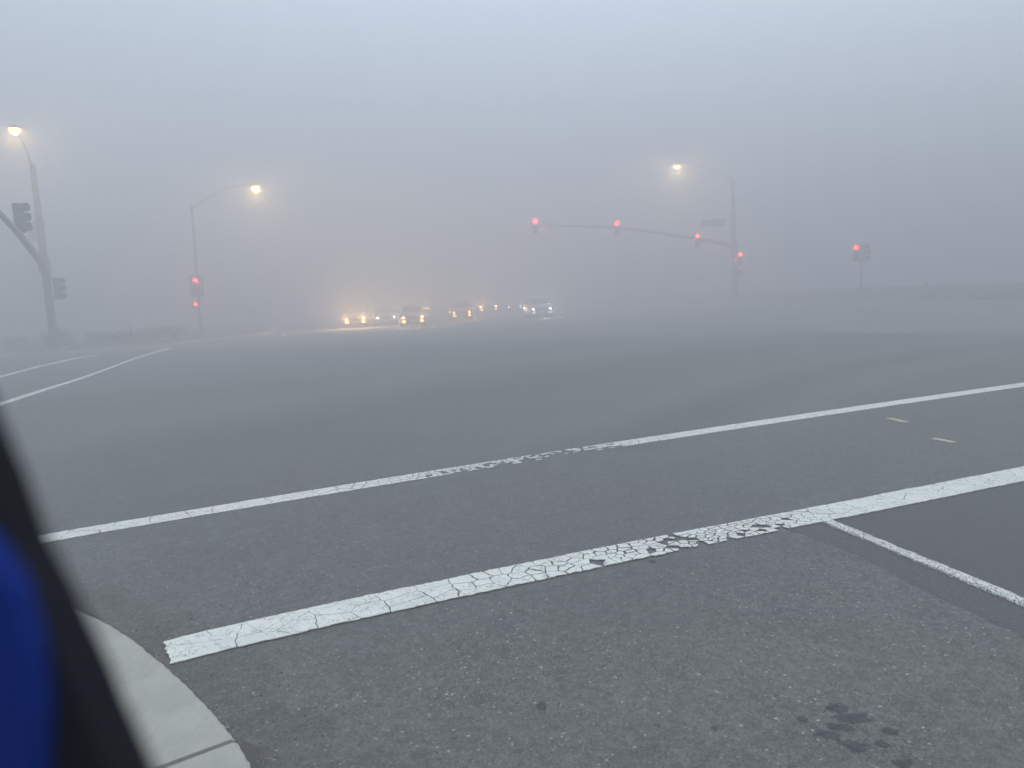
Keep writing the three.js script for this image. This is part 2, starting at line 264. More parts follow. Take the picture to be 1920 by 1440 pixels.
// columns: metres along, flake size, crack width, stretch, share lost, extra loss towards the lower edge, raggedness
const nNear = crackedLine('thick white crosswalk line breaking into flakes between the concrete gutter and the lane line',
  [[-1.62, 3.335], [-1.45, 3.43], [-0.925, 3.675], [-0.14, 4.015], [0.955, 4.46], [2.235, 4.945], [3.485, 5.435], [6.5, 6.6], [9, 7.6]], 0.275,
  lerpProf([[0, 0.13, 0.006, 1.9, 0, 0, 1.2], [0.9, 0.12, 0.006, 1.7, 0, 0, 1.3], [1.3, 0.092, 0.008, 1.4, 0, 0, 1.4], [1.9, 0.072, 0.010, 1.35, 0, 0, 1.6], [2.4, 0.052, 0.012, 1.4, 0, 0.05, 1.9], [2.85, 0.042, 0.013, 1.5, 0.04, 0.4, 2], [3.3, 0.038, 0.010, 1.4, 0.02, 0.3, 1.5], [3.75, 0.06, 0.008, 1.4, 0, 0.02, 1.2], [4.0, 0.12, 0.005, 1.2, 0, 0, 1], [5.5, 0.14, 0.005, 1.1, 0, 0, 1], [9, 0.2, 0.005, 1.5, 0, 0, 1]]), 301, 0.011);
const nFar = crackedLine('thinner white crosswalk line nearly worn away at its middle, beyond the thick one',
  [[-3.4, 5.32], [-3.23, 5.425], [-1.475, 6.33], [0.155, 7.13], [1.925, 7.925], [4.0, 8.82], [6.38, 9.79], [10, 11.2], [15, 13.1]], 0.235,
  lerpProf([[0, 0.12, 0.008, 2.4, 0, 0, 1], [2.0, 0.10, 0.008, 1.6, 0, 0, 1.2], [2.6, 0.07, 0.010, 1.5, 0.01, 0.02, 1.2], [3.1, 0.04, 0.013, 1.5, 0.06, 0.2, 1.5], [3.7, 0.032, 0.013, 1.7, 0.15, 0.5, 1.8], [4.15, 0.03, 0.014, 1.8, 0.5, 0.6, 1.8], [4.45, 0.032, 0.013, 1.7, 0.36, 0.5, 1.8], [4.8, 0.045, 0.012, 1.6, 0.1, 0.3, 1.6], [5.4, 0.085, 0.009, 1.4, 0, 0, 1.2], [7, 0.12, 0.006, 1.6, 0, 0, 1], [10, 0.2, 0.005, 3, 0, 0, 1], [20, 0.23, 0.005, 6, 0, 0, 1]]), 407, 0.007);
console.log('flakes', nNear, nFar);

function ribbon(pairs, lift, uvLen) {     // pairs of [x, d] edges
  const pos = [], uv = [], idx = []; let u = 0;
  pairs.forEach(([a, b], i) => { if (i) u += Math.hypot(a[0] - pairs[i - 1][0][0], a[1] - pairs[i - 1][0][1]); for (const [k, p] of [a, b].entries()) { pos.push(p[0], ground(...p) + lift, -p[1]); uv.push(u / uvLen, k); } });
  for (let i = 0; i < pairs.length - 1; i++) { const a = i * 2; idx.push(a, a + 1, a + 2, a + 2, a + 1, a + 3); }
  const g = new THREE.BufferGeometry(); g.setAttribute('position', new THREE.Float32BufferAttribute(pos, 3)); g.setAttribute('uv', new THREE.Float32BufferAttribute(uv, 2)); g.setIndex(idx); g.computeVertexNormals(); return g;
}
function stripe(a, b, w0, w1, n = 24, seed = 1, fray = 0.012) { const L = Math.hypot(b[0] - a[0], b[1] - a[1]), nx = -(b[1] - a[1]) / L, nd = (b[0] - a[0]) / L; return span(0, 1, n).map((t) => { const x = a[0] + (b[0] - a[0]) * t, d = a[1] + (b[1] - a[1]) * t, w = (w0 + (w1 - w0) * t) / 2, e = () => fray * (hash2(t * 1000, seed++, 7) - 0.5); return [[x + nx * (w + e()), d + nd * (w + e())], [x - nx * (w + e()), d - nd * (w + e())]]; }); }
struct(obj('lane_line', ribbon(stripe([1.90, 4.675], [2.30, 3.05], 0.10, 0.105, 30, 3, 0.01).concat(stripe([2.34, 2.9], [3.6, -4], 0.105, 0.105, 30, 9, 0.01)), 0.0145, 1.6), M.spray), 'freshly sprayed white lane line on the darker patch');
struct(obj('lane_line', ribbon(stripe([-13.2, 45.2], [-15.6, 54.2], 0.14, 0.14), 0.009, 1), M.farPaint), 'faint white lane line on the far road near the stopped cars');
struct(obj('lane_line', ribbon(stripe([-11.6, 50.2], [-15.4, 64.8], 0.14, 0.14), 0.009, 1), M.farPaint), 'faint white lane line beside the leftmost stopped car');
struct(obj('lane_line', ribbon(stripe([-7.47, 20.45], [-7.7, 21.3], 0.035, 0.035), 0.009, 1), M.paint), 'short faint white dash alone on the crossing');
const leftA = [[[-9.2, 12.6], [-9.55, 13.0]], [[-10.01, 15.03], [-10.45, 15.7]], [[-10.49, 16.65], [-10.95, 17.4]], [[-11.66, 20.89], [-12.1, 21.7]], [[-14.19, 29.16], [-14.65, 30.1]], [[-15.87, 36.32], [-16.5, 37.7]]];
const leftB = [[[-14.2, 20.0], [-14.65, 20.8]], [[-15.51, 23.46], [-16.05, 24.3]], [[-16.62, 26.87], [-17.1, 27.7]], [[-17.5, 31.0], [-17.95, 31.6]], [[-17.72, 33.4], [-18.1, 34.2]]];
const dense = (pairs) => pairs.flatMap((p, i) => i === pairs.length - 1 ? [p] : span(0, 1, 6).slice(0, 6).map((t) => [0, 1].map((k) => [0, 1].map((c) => p[k][c] + (pairs[i + 1][k][c] - p[k][c]) * t))));
struct(obj('crosswalk_line', ribbon(dense(leftA), 0.010, 1), M.farPaint), 'white crosswalk line curving away towards the pole with the red arrow');
struct(obj('crosswalk_line', ribbon(dense(leftB), 0.010, 1), M.farPaint), 'white crosswalk line ending at the tall pole by the far kerb');
for (const [a, b] of [[[3.96, 8.08], [4.0, 7.78]], [[3.80, 6.93], [3.87, 6.71]]]) struct(obj('yellow_mark', ribbon(stripe(a, b, 0.075, 0.075, 8, 4, 0.02), 0.0095, 1), M.yellowPaint), 'short yellow paint dash between the two crosswalk lines').userData.group = 'yellow paint dashes';

// ------------------------------------------------------------------ concrete gutter, kerb and sidewalk beside the camera
const gutterEdge = [[-0.42, -4], [-0.44, -0.5], [-0.52, 0.6], [-0.64, 1.4], [-0.80, 2.0], [-0.95, 2.43], [-1.05, 2.58], [-1.2, 2.77], [-1.4, 3.01], [-1.62, 3.25], [-1.91, 3.55], [-2.23, 3.83], [-2.9, 4.3], [-3.9, 4.75], [-5.5, 5.15], [-9, 5.5], [-16, 5.8]];
{
  const c = new THREE.CatmullRomCurve3(gutterEdge.map(([x, d]) => V(x, 0, d))), N = 900, P = c.getSpacedPoints(N), T = P.map((_, i) => c.getTangentAt(i / N));
  const joint = P.reduce((b, p, i) => Math.hypot(p.x + 1.03, p.z - 2.55) < Math.hypot(P[b].x + 1.03, P[b].z - 2.55) ? i : b, 0);
  // profile across: offset inland and height
  const run = (i0, i1, prof, name, parent, mat, fray = 0) => {
    const pos = [], uv = [], idx = [], n = prof.length; let u = 0;
    for (let i = i0; i <= i1; i++) {
      const p = P[i], t = T[i], nx = -t.z, nd = t.x; if (i > i0) u += P[i].distanceTo(P[i - 1]);
      prof.forEach(([o, y], k) => { const e = k < 2 ? fray * (fbm(i * 0.9, 3, 140, 3) - 0.5) : 0; pos.push(p.x + nx * (o + e), y, -(p.z + nd * (o + e))); uv.push((p.x + nx * o) / 1.5, (p.z + nd * o + y) / 1.5); });
    }
    for (let i = 0; i < i1 - i0; i++) for (let k = 0; k < n - 1; k++) { const a = i * n + k, b = a + n; idx.push(a, b, a + 1, a + 1, b, b + 1); }
    for (const [row, s] of [[0, 1], [i1 - i0, -1]]) for (let k = 1; k < n - 1; k++) { const a = row * n; s > 0 ? idx.push(a, a + k, a + k + 1) : idx.push(a, a + k + 1, a + k); }
    const g = new THREE.BufferGeometry(); g.setAttribute('position', new THREE.Float32BufferAttribute(pos, 3)); g.setAttribute('uv', new THREE.Float32BufferAttribute(uv, 2)); g.setIndex(idx);
    return obj(name, toCreasedNormals(g, 0.6), mat, parent);
  };
  const gutter = new THREE.Group(); gutter.name = 'gutter'; scene.add(gutter); struct(gutter, 'pale concrete gutter slabs curving round the corner');
  const kerb = new THREE.Group(); kerb.name = 'kerb'; scene.add(kerb); struct(kerb, 'pale concrete kerb behind the gutter at the near corner');
  const cuts = [0]; for (let i = joint % 150; i < N; i += 150) if (i > 10) cuts.push(i); cuts.push(N);
  for (let k = 0; k < cuts.length - 1; k++) {
    const a = cuts[k] + (k ? 1 : 0), b = cuts[k + 1] - 0;
    run(a, b, [[0.004, -0.02], [0.0, 0.010], [0.012, 0.020], [0.25, 0.022], [0.43, 0.026], [0.43, -0.02]], 'gutter_slab', gutter, M.concrete, 0.011);
    run(a, b, [[0.436, -0.02], [0.44, 0.12], [0.455, 0.145], [0.475, 0.152], [0.60, 0.152], [0.60, -0.02]], 'kerb_stone', kerb, M.concrete);
  }
  struct(run(0, N, [[0.606, -0.01], [0.606, 0.148], [2.4, 0.16], [2.4, -0.01]], 'sidewalk', null, M.concrete), 'concrete sidewalk behind the kerb at the near corner');
  // ravelled brownish asphalt and a dark debris seam against the gutter
  const band = (o0, o1, i0, i1, y, seed, amp) => { const pos = [], uv = [], idx = []; for (let i = i0; i <= i1; i++) { const p = P[i], t = T[i], w = ss(i0, i0 + 40, i) * ss(i1, i1 - 90, i), k0 = -o0, k1 = -(o0 + (o1 - o0) * w * (0.75 + amp * (fbm(i * 0.11, 1, seed, 4) - 0.5))); for (const k of [k0, k1]) { const x = p.x - t.z * k, d = p.z + t.x * k; pos.push(x, y, -d); uv.push(x / TILE, d / TILE); } } for (let i = 0; i < i1 - i0; i++) { const a = i * 2; idx.push(a, a + 2, a + 1, a + 1, a + 2, a + 3); } const g = new THREE.BufferGeometry(); g.setAttribute('position', new THREE.Float32BufferAttribute(pos, 3)); g.setAttribute('uv', new THREE.Float32BufferAttribute(uv, 2)); g.setIndex(idx.reverse()); g.computeVertexNormals(); return g; };
  struct(obj('ravelled_strip', band(-0.01, 0.34, 60, 440, 0.0058, 150, 1.0), M.ravel), 'rough brownish worn asphalt along the gutter');
  struct(obj('debris_seam', band(-0.015, 0.026, 60, 500, 0.0066, 155, 2.6), M.soil), 'dark dirt in the joint between asphalt and gutter');
  // grit lying along the gutter
  const R = rng(77), n = 2600, stone = new THREE.IcosahedronGeometry(1, 0), im = new THREE.InstancedMesh(stone, std([0.16, 0.15, 0.14], 0.95), n), q = new THREE.Matrix4(), E2 = new THREE.Euler();
  for (let k = 0; k < n; k++) {
    const i = Math.floor(R() * N * 0.75), p = P[i], t = T[i], o = -0.01 - 0.42 * R() ** 2.2, s = 0.0014 + 0.0042 * R() ** 3;
    q.makeRotationFromEuler(E2.set(R() * 6, R() * 6, R() * 6)).scale(V(s, s * 0.7, s)).setPosition(p.x - t.z * o, 0.006 + s * 0.4, -(p.z + t.x * o)); im.setMatrixAt(k, q);
    const v = 0.5 + R() * 1.5; im.setColorAt(k, new THREE.Color().setRGB(v * 1.04, v, v * 0.95));
  }
  im.name = 'grit'; im.userData = { kind: 'stuff', label: 'loose grit on the asphalt along the gutter', category: 'grit' }; im.castShadow = im.receiveShadow = true; scene.add(im);
}

// ------------------------------------------------------------------ far verges with kerbs
const verges = {};
function verge(side, pts, centre, bank) {
  const c = new THREE.CatmullRomCurve3(pts.map(([x, d]) => V(x, 0, d))), N = 160, P = c.getSpacedPoints(N), T = P.map((_, i) => c.getTangentAt(i / N)), inland = side === 'left' ? 1 : -1;
  const off = (i, o) => { const p = P[i], t = T[i]; return [p.x - t.z * o * inland, p.z + t.x * o * inland]; };
  const strip = (prof) => { const pos = [], uv = [], idx = [], n = prof.length; for (let i = 0; i <= N; i++) prof.forEach(([o, y]) => { const [x, d] = off(i, o); pos.push(x, ground(x, d) + y, -d); uv.push(x / 1.5, (d + y) / 1.5); }); for (let i = 0; i < N; i++) for (let k = 0; k < n - 1; k++) { const a = i * n + k, b = a + n; inland > 0 ? idx.push(a, b, a + 1, a + 1, b, b + 1) : idx.push(a, a + 1, b, a + 1, b + 1, b); } const g = new THREE.BufferGeometry(); g.setAttribute('position', new THREE.Float32BufferAttribute(pos, 3)); g.setAttribute('uv', new THREE.Float32BufferAttribute(uv, 2)); g.setIndex(idx); return toCreasedNormals(g, 0.6); };
  struct(obj('far_kerb', strip([[-0.45, 0.008], [-0.02, 0.012], [0.0, 0.12], [0.03, 0.14], [0.16, 0.14], [0.16, 0.0]]), M.concrete), `pale concrete kerb and gutter along the ${side === 'left' ? 'scrubby verge with the tall mast-arm pole and the red arrow' : 'grassy bank behind the red signals'}`);
  const steps = [0, 0.004, 0.012, 0.03, 0.06, 0.1, 0.18, 0.3, 0.5, 0.8], top = (x, d, k) => ground(x, d) + 0.125 + bank * ss(0.004, 0.06, k) * (0.7 + 0.6 * fbm(x / 2.5, d / 2.5, 200, 3)) + (k > 0 ? 0.05 * (fbm(x, d, 210, 2) - 0.5) : 0);
  const pos = [], uv = [], idx = [], n = steps.length;
  for (let i = 0; i <= N; i++) for (const k of steps) { const [x0, d0] = off(i, 0.158), x = x0 + (centre[0] - x0) * k, d = d0 + (centre[1] - d0) * k; pos.push(x, top(x, d, k), -d); uv.push(x / 2, d / 2); }
  for (let i = 0; i < N; i++) for (let k = 0; k < n - 1; k++) { const a = i * n + k, b = a + n; inland > 0 ? idx.push(a, b, a + 1, a + 1, b, b + 1) : idx.push(a, a + 1, b, a + 1, b + 1, b); }
  const g = new THREE.BufferGeometry(); g.setAttribute('position', new THREE.Float32BufferAttribute(pos, 3)); g.setAttribute('uv', new THREE.Float32BufferAttribute(uv, 2)); g.setIndex(idx); g.computeVertexNormals();
  struct(obj('verge', g, M.verge), side === 'left' ? 'bare scrubby earth verge with low bushes' : 'low grassy earth bank behind the red signals');
  verges[side] = { P, off, N, centre, top };
}
const dirtMap = tex(512, 512, (i, j, c) => { const v = 0.9 + 0.5 * (fbm(i / 512 * 10, j / 512 * 10, 41, 5, 10) - 0.5) + 0.16 * (hash2(i, j, 44) - 0.5); c[0] = v * 0.40; c[1] = v * 0.385; c[2] = v * 0.33; });
M.verge = std([0.95, 0.95, 0.95], 1, { map: dirtMap, bumpMap: dirtMap, bumpScale: 0.03 });
verge('left', [[-200, 60], [-90, 44], [-45, 38.5], [-30, 37], [-24.11, 36.7], [-21, 35.9], [-18.7, 36.9], [-17.64, 40.4], [-16.8, 45.6], [-15.8, 49.5], [-18.5, 60], [-30, 102], [-70, 250]], [-120, 160], 0.12);
verge('right', [[20, 250], [9, 120], [12, 84], [14.4, 68], [15.7, 56], [17.1, 49.9], [18.8, 42], [19.5, 35.1], [20.8, 30.2], [26, 26], [45, 22], [90, 16], [200, 6]], [150, 120], 0.07);

// ------------------------------------------------------------------ roadside plants
function shrub(x, d, r, h, seed, label, mat, dense = 420) {
  const R = rng(seed), side = x < 0 ? 'left' : 'right', y = verges[side].top(x, d, 0.02) - 0.03, t = thing('shrub', label, 'shrub', [x, y, -d], 0, side === 'left' ? 'low shrubs on the verge' : 'plants on the bank');
  const stems = []; const tips = [];
  for (let i = 0; i < 9; i++) { const a = R() * 6.28, e = r * (0.3 + 0.7 * R()), hh = h * (0.55 + 0.4 * R()); const tip = V(Math.cos(a) * e, hh, Math.sin(a) * e); tips.push(tip); stems.push(tube([V(0, -0.02, 0), V(tip.x * 0.35, hh * 0.5, tip.z * 0.35), tip], 0.018, 0.005, 5, 5)); }
  obj('stem', stems, M.stem, t);
  const pos = [], nrm = [], p = V(), q = new THREE.Quaternion(), E2 = new THREE.Euler();
  for (let i = 0; i < dense; i++) {
    const tip = tips[Math.floor(R() * tips.length)], f = 0.35 + 0.65 * Math.sqrt(R()); p.copy(tip).multiplyScalar(f).add(V((R() - 0.5) * r * 0.7, (R() - 0.5) * h * 0.4, (R() - 0.5) * r * 0.7)); if (p.y < 0.02) p.y = 0.02 + R() * 0.1;
    q.setFromEuler(E2.set(R() * 6, R() * 6, R() * 6)); const s = 0.05 + 0.05 * R();
    for (const [a, b] of [[0, 1], [-0.42, 0], [0.42, 0], [0, -1], [0.42, 0], [-0.42, 0]]) { const w = V(a * s, b * s, 0).applyQuaternion(q).add(p); pos.push(w.x, Math.max(0, w.y), w.z); }
    const nn = V(0, 0, 1).applyQuaternion(q); for (let k = 0; k < 6; k++) nrm.push(nn.x, nn.y, nn.z);
  }
  const g = new THREE.BufferGeometry(); g.setAttribute('position', new THREE.Float32BufferAttribute(pos, 3)); g.setAttribute('normal', new THREE.Float32BufferAttribute(nrm, 3)); obj('foliage', g, mat, t);
  return t;
}
[[-28.5, 44.5, 0.9, 0.7, 'wide low shrub at the end of the verge away from the cars'], [-25.4, 43.2, 0.8, 0.95, 'tallest rounded shrub beside the mast-arm pole'], [-24.0, 41.5, 0.7, 0.5, 'small shrub at the foot of the mast-arm pole'], [-22.0, 41.6, 0.8, 0.75, 'bushy shrub between the mast-arm pole and the short post'], [-20.9, 42.4, 0.9, 0.62, 'low shrub just before the short post'], [-19.9, 43.4, 1.0, 0.95, 'broad shrub between the short post and the red arrow pole'], [-19.6, 45.5, 0.9, 0.8, 'shrub beside the foot of the red arrow pole'], [-27, 47, 1.2, 0.9, 'broad shrub set back behind the mast-arm pole']]
  .forEach(([x, d, r, h, l], i) => shrub(x, d, r, h, 500 + i, l, i % 3 === 1 ? M.leaf : M.dryLeaf));
[[24.3, 45.2, 0.2, 0.34, 'spiky weed standing up from the grassy bank']].forEach(([x, d, r, h, l], i) => shrub(x, d, r, h, 540 + i, l, M.leaf, 110));
{ // dry grass tufts on both verges
  const R = rng(900), blade = new THREE.BufferGeometry(); blade.setAttribute('position', new THREE.Float32BufferAttribute([-0.012, 0, 0, 0.012, 0, 0, 0.006, 0.55, 0.10, -0.012, 0, 0, 0.006, 0.55, 0.10, -0.004, 0.5, 0.08, 0.006, 0.55, 0.10, 0.02, 1, 0.34, -0.004, 0.5, 0.08], 3)); blade.computeVertexNormals();
  for (const [side, n, hh] of [['left', 9000, 0.3], ['right', 16000, 0.2]]) {
    const im = new THREE.InstancedMesh(blade, M.grass, n), v = verges[side], q = new THREE.Matrix4(), e = new THREE.Euler();
    for (let k = 0; k < n; k++) {
      const i = Math.floor((side === 'left' ? 0.3 + 0.45 * R() : 0.35 + 0.4 * R()) * v.N), t = 0.004 + 0.09 * R() ** 1.6, [x0, d0] = v.off(i, 0.158), x = x0 + (v.centre[0] - x0) * t + (R() - 0.5) * 1.2, d = d0 + (v.centre[1] - d0) * t + (R() - 0.5) * 1.2, clump = fbm(x / 1.4, d / 1.4, 930, 3), h = hh * (0.3 + 1.3 * clump * R());
      q.makeRotationFromEuler(e.set((R() - 0.5) * 0.5, R() * 6.28, 0)).scale(V(1.2, h, h)).setPosition(x, v.top(x, d, t) - 0.03, -d); im.setMatrixAt(k, q);
      const c = 0.7 + R() * 0.6; im.setColorAt(k, new THREE.Color().setRGB(c, c * (0.9 + 0.2 * R()), c * 0.9));
    }
    im.name = numbered('grass'); im.userData = { kind: 'stuff', label: side === 'left' ? 'dry grass on the scrubby verge behind the crosswalk' : 'dry grass along the bank behind the red signals', category: 'grass' }; im.castShadow = im.receiveShadow = true; scene.add(im);
  }
}

// ------------------------------------------------------------------ signals and lamps
function glow(parent, at, color, intensity, radius) { const l = new THREE.PointLight(color, intensity); l.position.set(...at); l.castShadow = true; l.shadow.radius = radius / 0.02; l.name = 'lamp_glow'; parent.add(l); return l; }
const RED = new THREE.Color().setRGB(1, 0.06, 0.05), AMBER = new THREE.Color().setRGB(1, 0.66, 0.26);
const visorGeo = (() => { const g = new THREE.CylinderGeometry(0.165, 0.165, 0.26, 20, 1, true, -2.35, 4.7).rotateX(Math.PI / 2).translate(0, 0, 0.13); const h = g.clone().scale(0.96, 0.96, 1); const i = h.index.array; for (let k = 0; k < i.length; k += 3) [i[k], i[k + 1]] = [i[k + 1], i[k]]; h.attributes.normal.array.forEach((v, k, a) => { a[k] = -v; }); const G = mergeGeometries([g, h]); return G.rotateZ(Math.PI); })();
const lensGeo = new THREE.SphereGeometry(0.15, 20, 8, 0, Math.PI * 2, 0, 0.6).rotateX(Math.PI / 2).scale(1.76, 1.76, 0.7).translate(0, 0, -0.085);
const arrowGeo = (() => { const s = new THREE.Shape(); [[-0.125, 0], [-0.02, 0.10], [-0.02, 0.045], [0.12, 0.045], [0.12, -0.045], [-0.02, -0.045], [-0.02, -0.10]].forEach(([x, y], i) => i ? s.lineTo(x, y) : s.moveTo(x, y)); return new THREE.ExtrudeGeometry(s, { depth: 0.012, bevelEnabled: false }); })();
function head(parent, [x, y, z], turn, { lit = false, plate = false, arrow = false, glowing = 55 } = {}) {       // y is the centre; faces +z before turning
  const h = obj('signal_head', [0.35, 0, -0.35].map((o) => bx(0.35, 0.345, 0.20, 0, o, -0.1, 0.03)), M.housing, parent); h.position.set(x, y, z); h.rotation.y = turn;
  if (plate) { const b = obj('backplate', bx(0.86, 1.36, 0.012, 0, 0, -0.02), M.backplate, h); b.userData.label = 'black backplate'; }
  [0.35, 0, -0.35].forEach((o, i) => {
    const v = obj('visor', visorGeo, M.visor, h); v.position.set(0, o, 0);
    const on = lit && i === 0, l = obj('lens', lensGeo, on && !arrow ? M.red : M.lensOff, h); l.position.set(0, o, 0.02); if (on && !arrow) l.userData.label = 'lit red lens';
    if (on && arrow) { const a = obj('arrow_light', arrowGeo, M.red, h); a.position.set(0, o, 0.055); a.userData.label = 'lit red left arrow'; }
    if (on) glow(h, [0, o, 0.14], RED, arrow ? 36 : glowing, 0.1);
  });
  return h;
}
const handGeo = (() => { const s = new THREE.Shape(); [[-0.06, -0.10], [0.05, -0.10], [0.07, -0.03], [0.11, 0.03], [0.085, 0.05], [0.055, 0.02], [0.052, 0.105], [0.03, 0.105], [0.026, 0.03], [0.02, 0.125], [-0.004, 0.125], [-0.008, 0.03], [-0.014, 0.115], [-0.036, 0.115], [-0.038, 0.02], [-0.048, 0.085], [-0.07, 0.085], [-0.072, -0.02]].forEach(([x, y], i) => i ? s.lineTo(x, y) : s.moveTo(x, y)); return new THREE.ExtrudeGeometry(s, { depth: 0.01, bevelEnabled: false }); })();
function ped(parent, [x, y, z], turn, lit) {
  const h = obj('pedestrian_signal', [bx(0.46, 0.44, 0.2, 0, 0, -0.1, 0.03)], M.housing, parent); h.position.set(x, y, z); h.rotation.y = turn;
  obj('hood', [bx(0.46, 0.02, 0.16, 0, 0.22, 0.06), bx(0.02, 0.4, 0.12, -0.22, 0.02, 0.05), bx(0.02, 0.4, 0.12, 0.22, 0.02, 0.05)], M.visor, h);
  obj('signal_screen', bx(0.38, 0.36, 0.01, 0, 0, 0.005), M.lensOff, h);
  if (lit) { const g = obj('hand_light', handGeo, M.red, h); g.position.set(-0.04, 0, 0.012); g.scale.setScalar(1.15); g.userData.label = 'lit red hand'; glow(h, [0, 0, 0.15], RED, 10, 0.08); }
}
const lampProfile = [[0.0, 0.10], [0.12, 0.10], [0.17, 0.06], [0.19, 0], [0.17, -0.02], [0, -0.02]];
function luminaire(parent, [x, y, z], dir, bright) {          // cobra head, dir = angle in plan of the arm it hangs from
  const shape = new RoundedBoxGeometry(0.72, 0.13, 0.32, 3, 0.06), p = shape.attributes.position;
  for (let i = 0; i < p.count; i++) { const t = (p.getX(i) + 0.36) / 0.72; p.setZ(i, p.getZ(i) * (0.55 + 0.45 * ss(0, 0.5, t))); p.setY(i, p.getY(i) * (0.7 + 0.3 * ss(0, 0.5, t))); }
  shape.computeVertexNormals();
  const h = obj('luminaire', shape, M.galvDark, parent); h.position.set(x, y, z); h.rotation.y = dir;
  const l = obj('lamp_lens', new THREE.SphereGeometry(0.25, 18, 10, 0, Math.PI * 2, Math.PI / 2, Math.PI / 2).scale(1.1, 0.9, 0.95), M.lampGlow, h); l.position.set(0.13, -0.055, 0); l.userData.label = 'glowing yellow lamp lens';
  glow(h, [0.13, -0.36, 0], AMBER, bright, 0.13);
  obj('photocell', new THREE.CylinderGeometry(0.035, 0.04, 0.07, 10).translate(-0.05, 0.09, 0), M.trim, h);
}
function poleBase(parent, r) { obj('base_plate', [bx(r * 4.2, 0.04, r * 4.2, 0, 0.06, 0), cyl(r * 2.6, r * 2.5, 0.06, 0, -0.02, 0, 20)], M.concrete, parent); for (const [a, b] of [[1, 1], [1, -1], [-1, 1], [-1, -1]]) obj('anchor_bolt', cyl(0.022, 0.022, 0.12, a * r * 1.7, 0.06, b * r * 1.7, 8), M.galvDark, parent); obj('hand_hole_cover', bx(0.12, 0.2, 0.02, 0, 0.55, r * 1.0), M.galvDark, parent); }

// tall pole whose mast arm leaves the frame
{
  const X = -22.3, D = 38.1, Y = verges.left.top(X, D, 0.02), t = thing('mast_arm_pole', 'tall grey pole with mast arm, lit lamp and dark signal heads on the scrubby verge', 'traffic light', [X, Y, -D]);
  poleBase(t, 0.2);
  obj('pole', cyl(0.215, 0.13, 8.75, 0, 0.02, 0, 20), M.galv, t); obj('pole_cap', new THREE.SphereGeometry(0.132, 14, 8, 0, 6.3, 0, 1.57).translate(0, 8.77, 0), M.galv, t);
  obj('mast_arm', tube([[0.1, 3.88, 0.15], [1.85, 4.12, 3.6], [3.6, 4.32, 7.1], [5.35, 4.5, 10.6], [7.5, 4.66, 15.0]], 0.19, 0.08, 40, 14), M.galv, t);
  obj('arm_flange', [cyl(0.245, 0.24, 0.7, 0, 3.7, 0, 20), bx(0.46, 0.5, 0.12, 0.07, 4.02, 0.24)], M.galvDark, t);
  obj('lamp_arm', tube([[0.02, 8.55, 0.05], [0.5, 9.05, 1.1], [0.95, 9.5, 2.2], [1.38, 9.68, 3.25]], 0.05, 0.03, 24, 8), M.galv, t);
  luminaire(t, [1.50, 9.70, 3.52], -1.18, 65);
  head(t, [5.0, 5.06, 9.6], 1.35, {}); pieces('head_bracket', [cyl(0.03, 0.03, 1.15, 4.74, 4.42, 9.54, 8), bx(0.3, 0.05, 0.05, 4.8, 4.72, 9.55), bx(0.3, 0.05, 0.05, 4.8, 5.5, 9.55)], M.galvDark, t);
  head(t, [0.62, 2.9, 0.1], 1.25, {}); pieces('head_bracket', [bx(0.5, 0.05, 0.05, 0.3, 2.42, 0.05), bx(0.5, 0.05, 0.05, 0.3, 3.38, 0.05)], M.galvDark, t);
  obj('detector', [bx(0.5, 0.04, 0.04, -0.28, 6.45, 0.1), new THREE.CylinderGeometry(0.07, 0.07, 0.24, 10).rotateZ(1.2).translate(-0.42, 6.52, 0.12)], M.galv, t);
  const s = obj('sign_plate', bx(0.04, 0.95, 0.62, -0.32, 5.7, 0.15), M.signBack, t); s.rotation.y = 0; pieces('sign_bracket', [bx(0.3, 0.04, 0.04, -0.15, 5.95, 0.1), bx(0.3, 0.04, 0.04, -0.15, 5.45, 0.1)], M.galvDark, t);
  obj('clamp_band', [cyl(0.19, 0.19, 0.5, 0, 5.75, 0, 18)], M.galvDark, t); shadows(t);
}
// lamp pole with the red arrow
{
  const X = -20.15, D = 51, Y = verges.left.top(X, D, 0.03), t = thing('lamp_pole', 'lamp pole with a red arrow signal and a red hand beside the far crosswalk', 'lamp pole', [X, Y, -D]);
  poleBase(t, 0.12);
  obj('pole', tube([[0, 0.02, 0], [0.08, 4, 0], [0.2, 8.35, 0]], 0.12, 0.075, 12, 14), M.galv, t);
  obj('lamp_arm', tube([[0.2, 8.1, 0.02], [1.42, 8.82, 0.03], [2.35, 9.16, 0.03], [3.3, 9.34, 0.03], [4.05, 9.36, 0.03]], 0.045, 0.028, 30, 8), M.galv, t);
  obj('arm_brace', bx(0.2, 0.3, 0.2, 0.19, 8.1, 0, 0.02), M.galvDark, t);
  luminaire(t, [4.3, 9.33, 0.03], 0, 145);
  head(t, [0.11, 3.16, 0.34], 0.22, { lit: true, plate: true, arrow: true }); pieces('head_bracket', [bx(0.05, 0.05, 0.3, 0.06, 2.85, 0.16), bx(0.05, 0.05, 0.3, 0.08, 3.5, 0.16)], M.galvDark, t);
  ped(t, [-0.06, 2.0, 0.34], 0.3, true); pieces('head_bracket', [bx(0.05, 0.05, 0.3, 0.0, 2.0, 0.14)], M.galvDark, t); shadows(t);
}
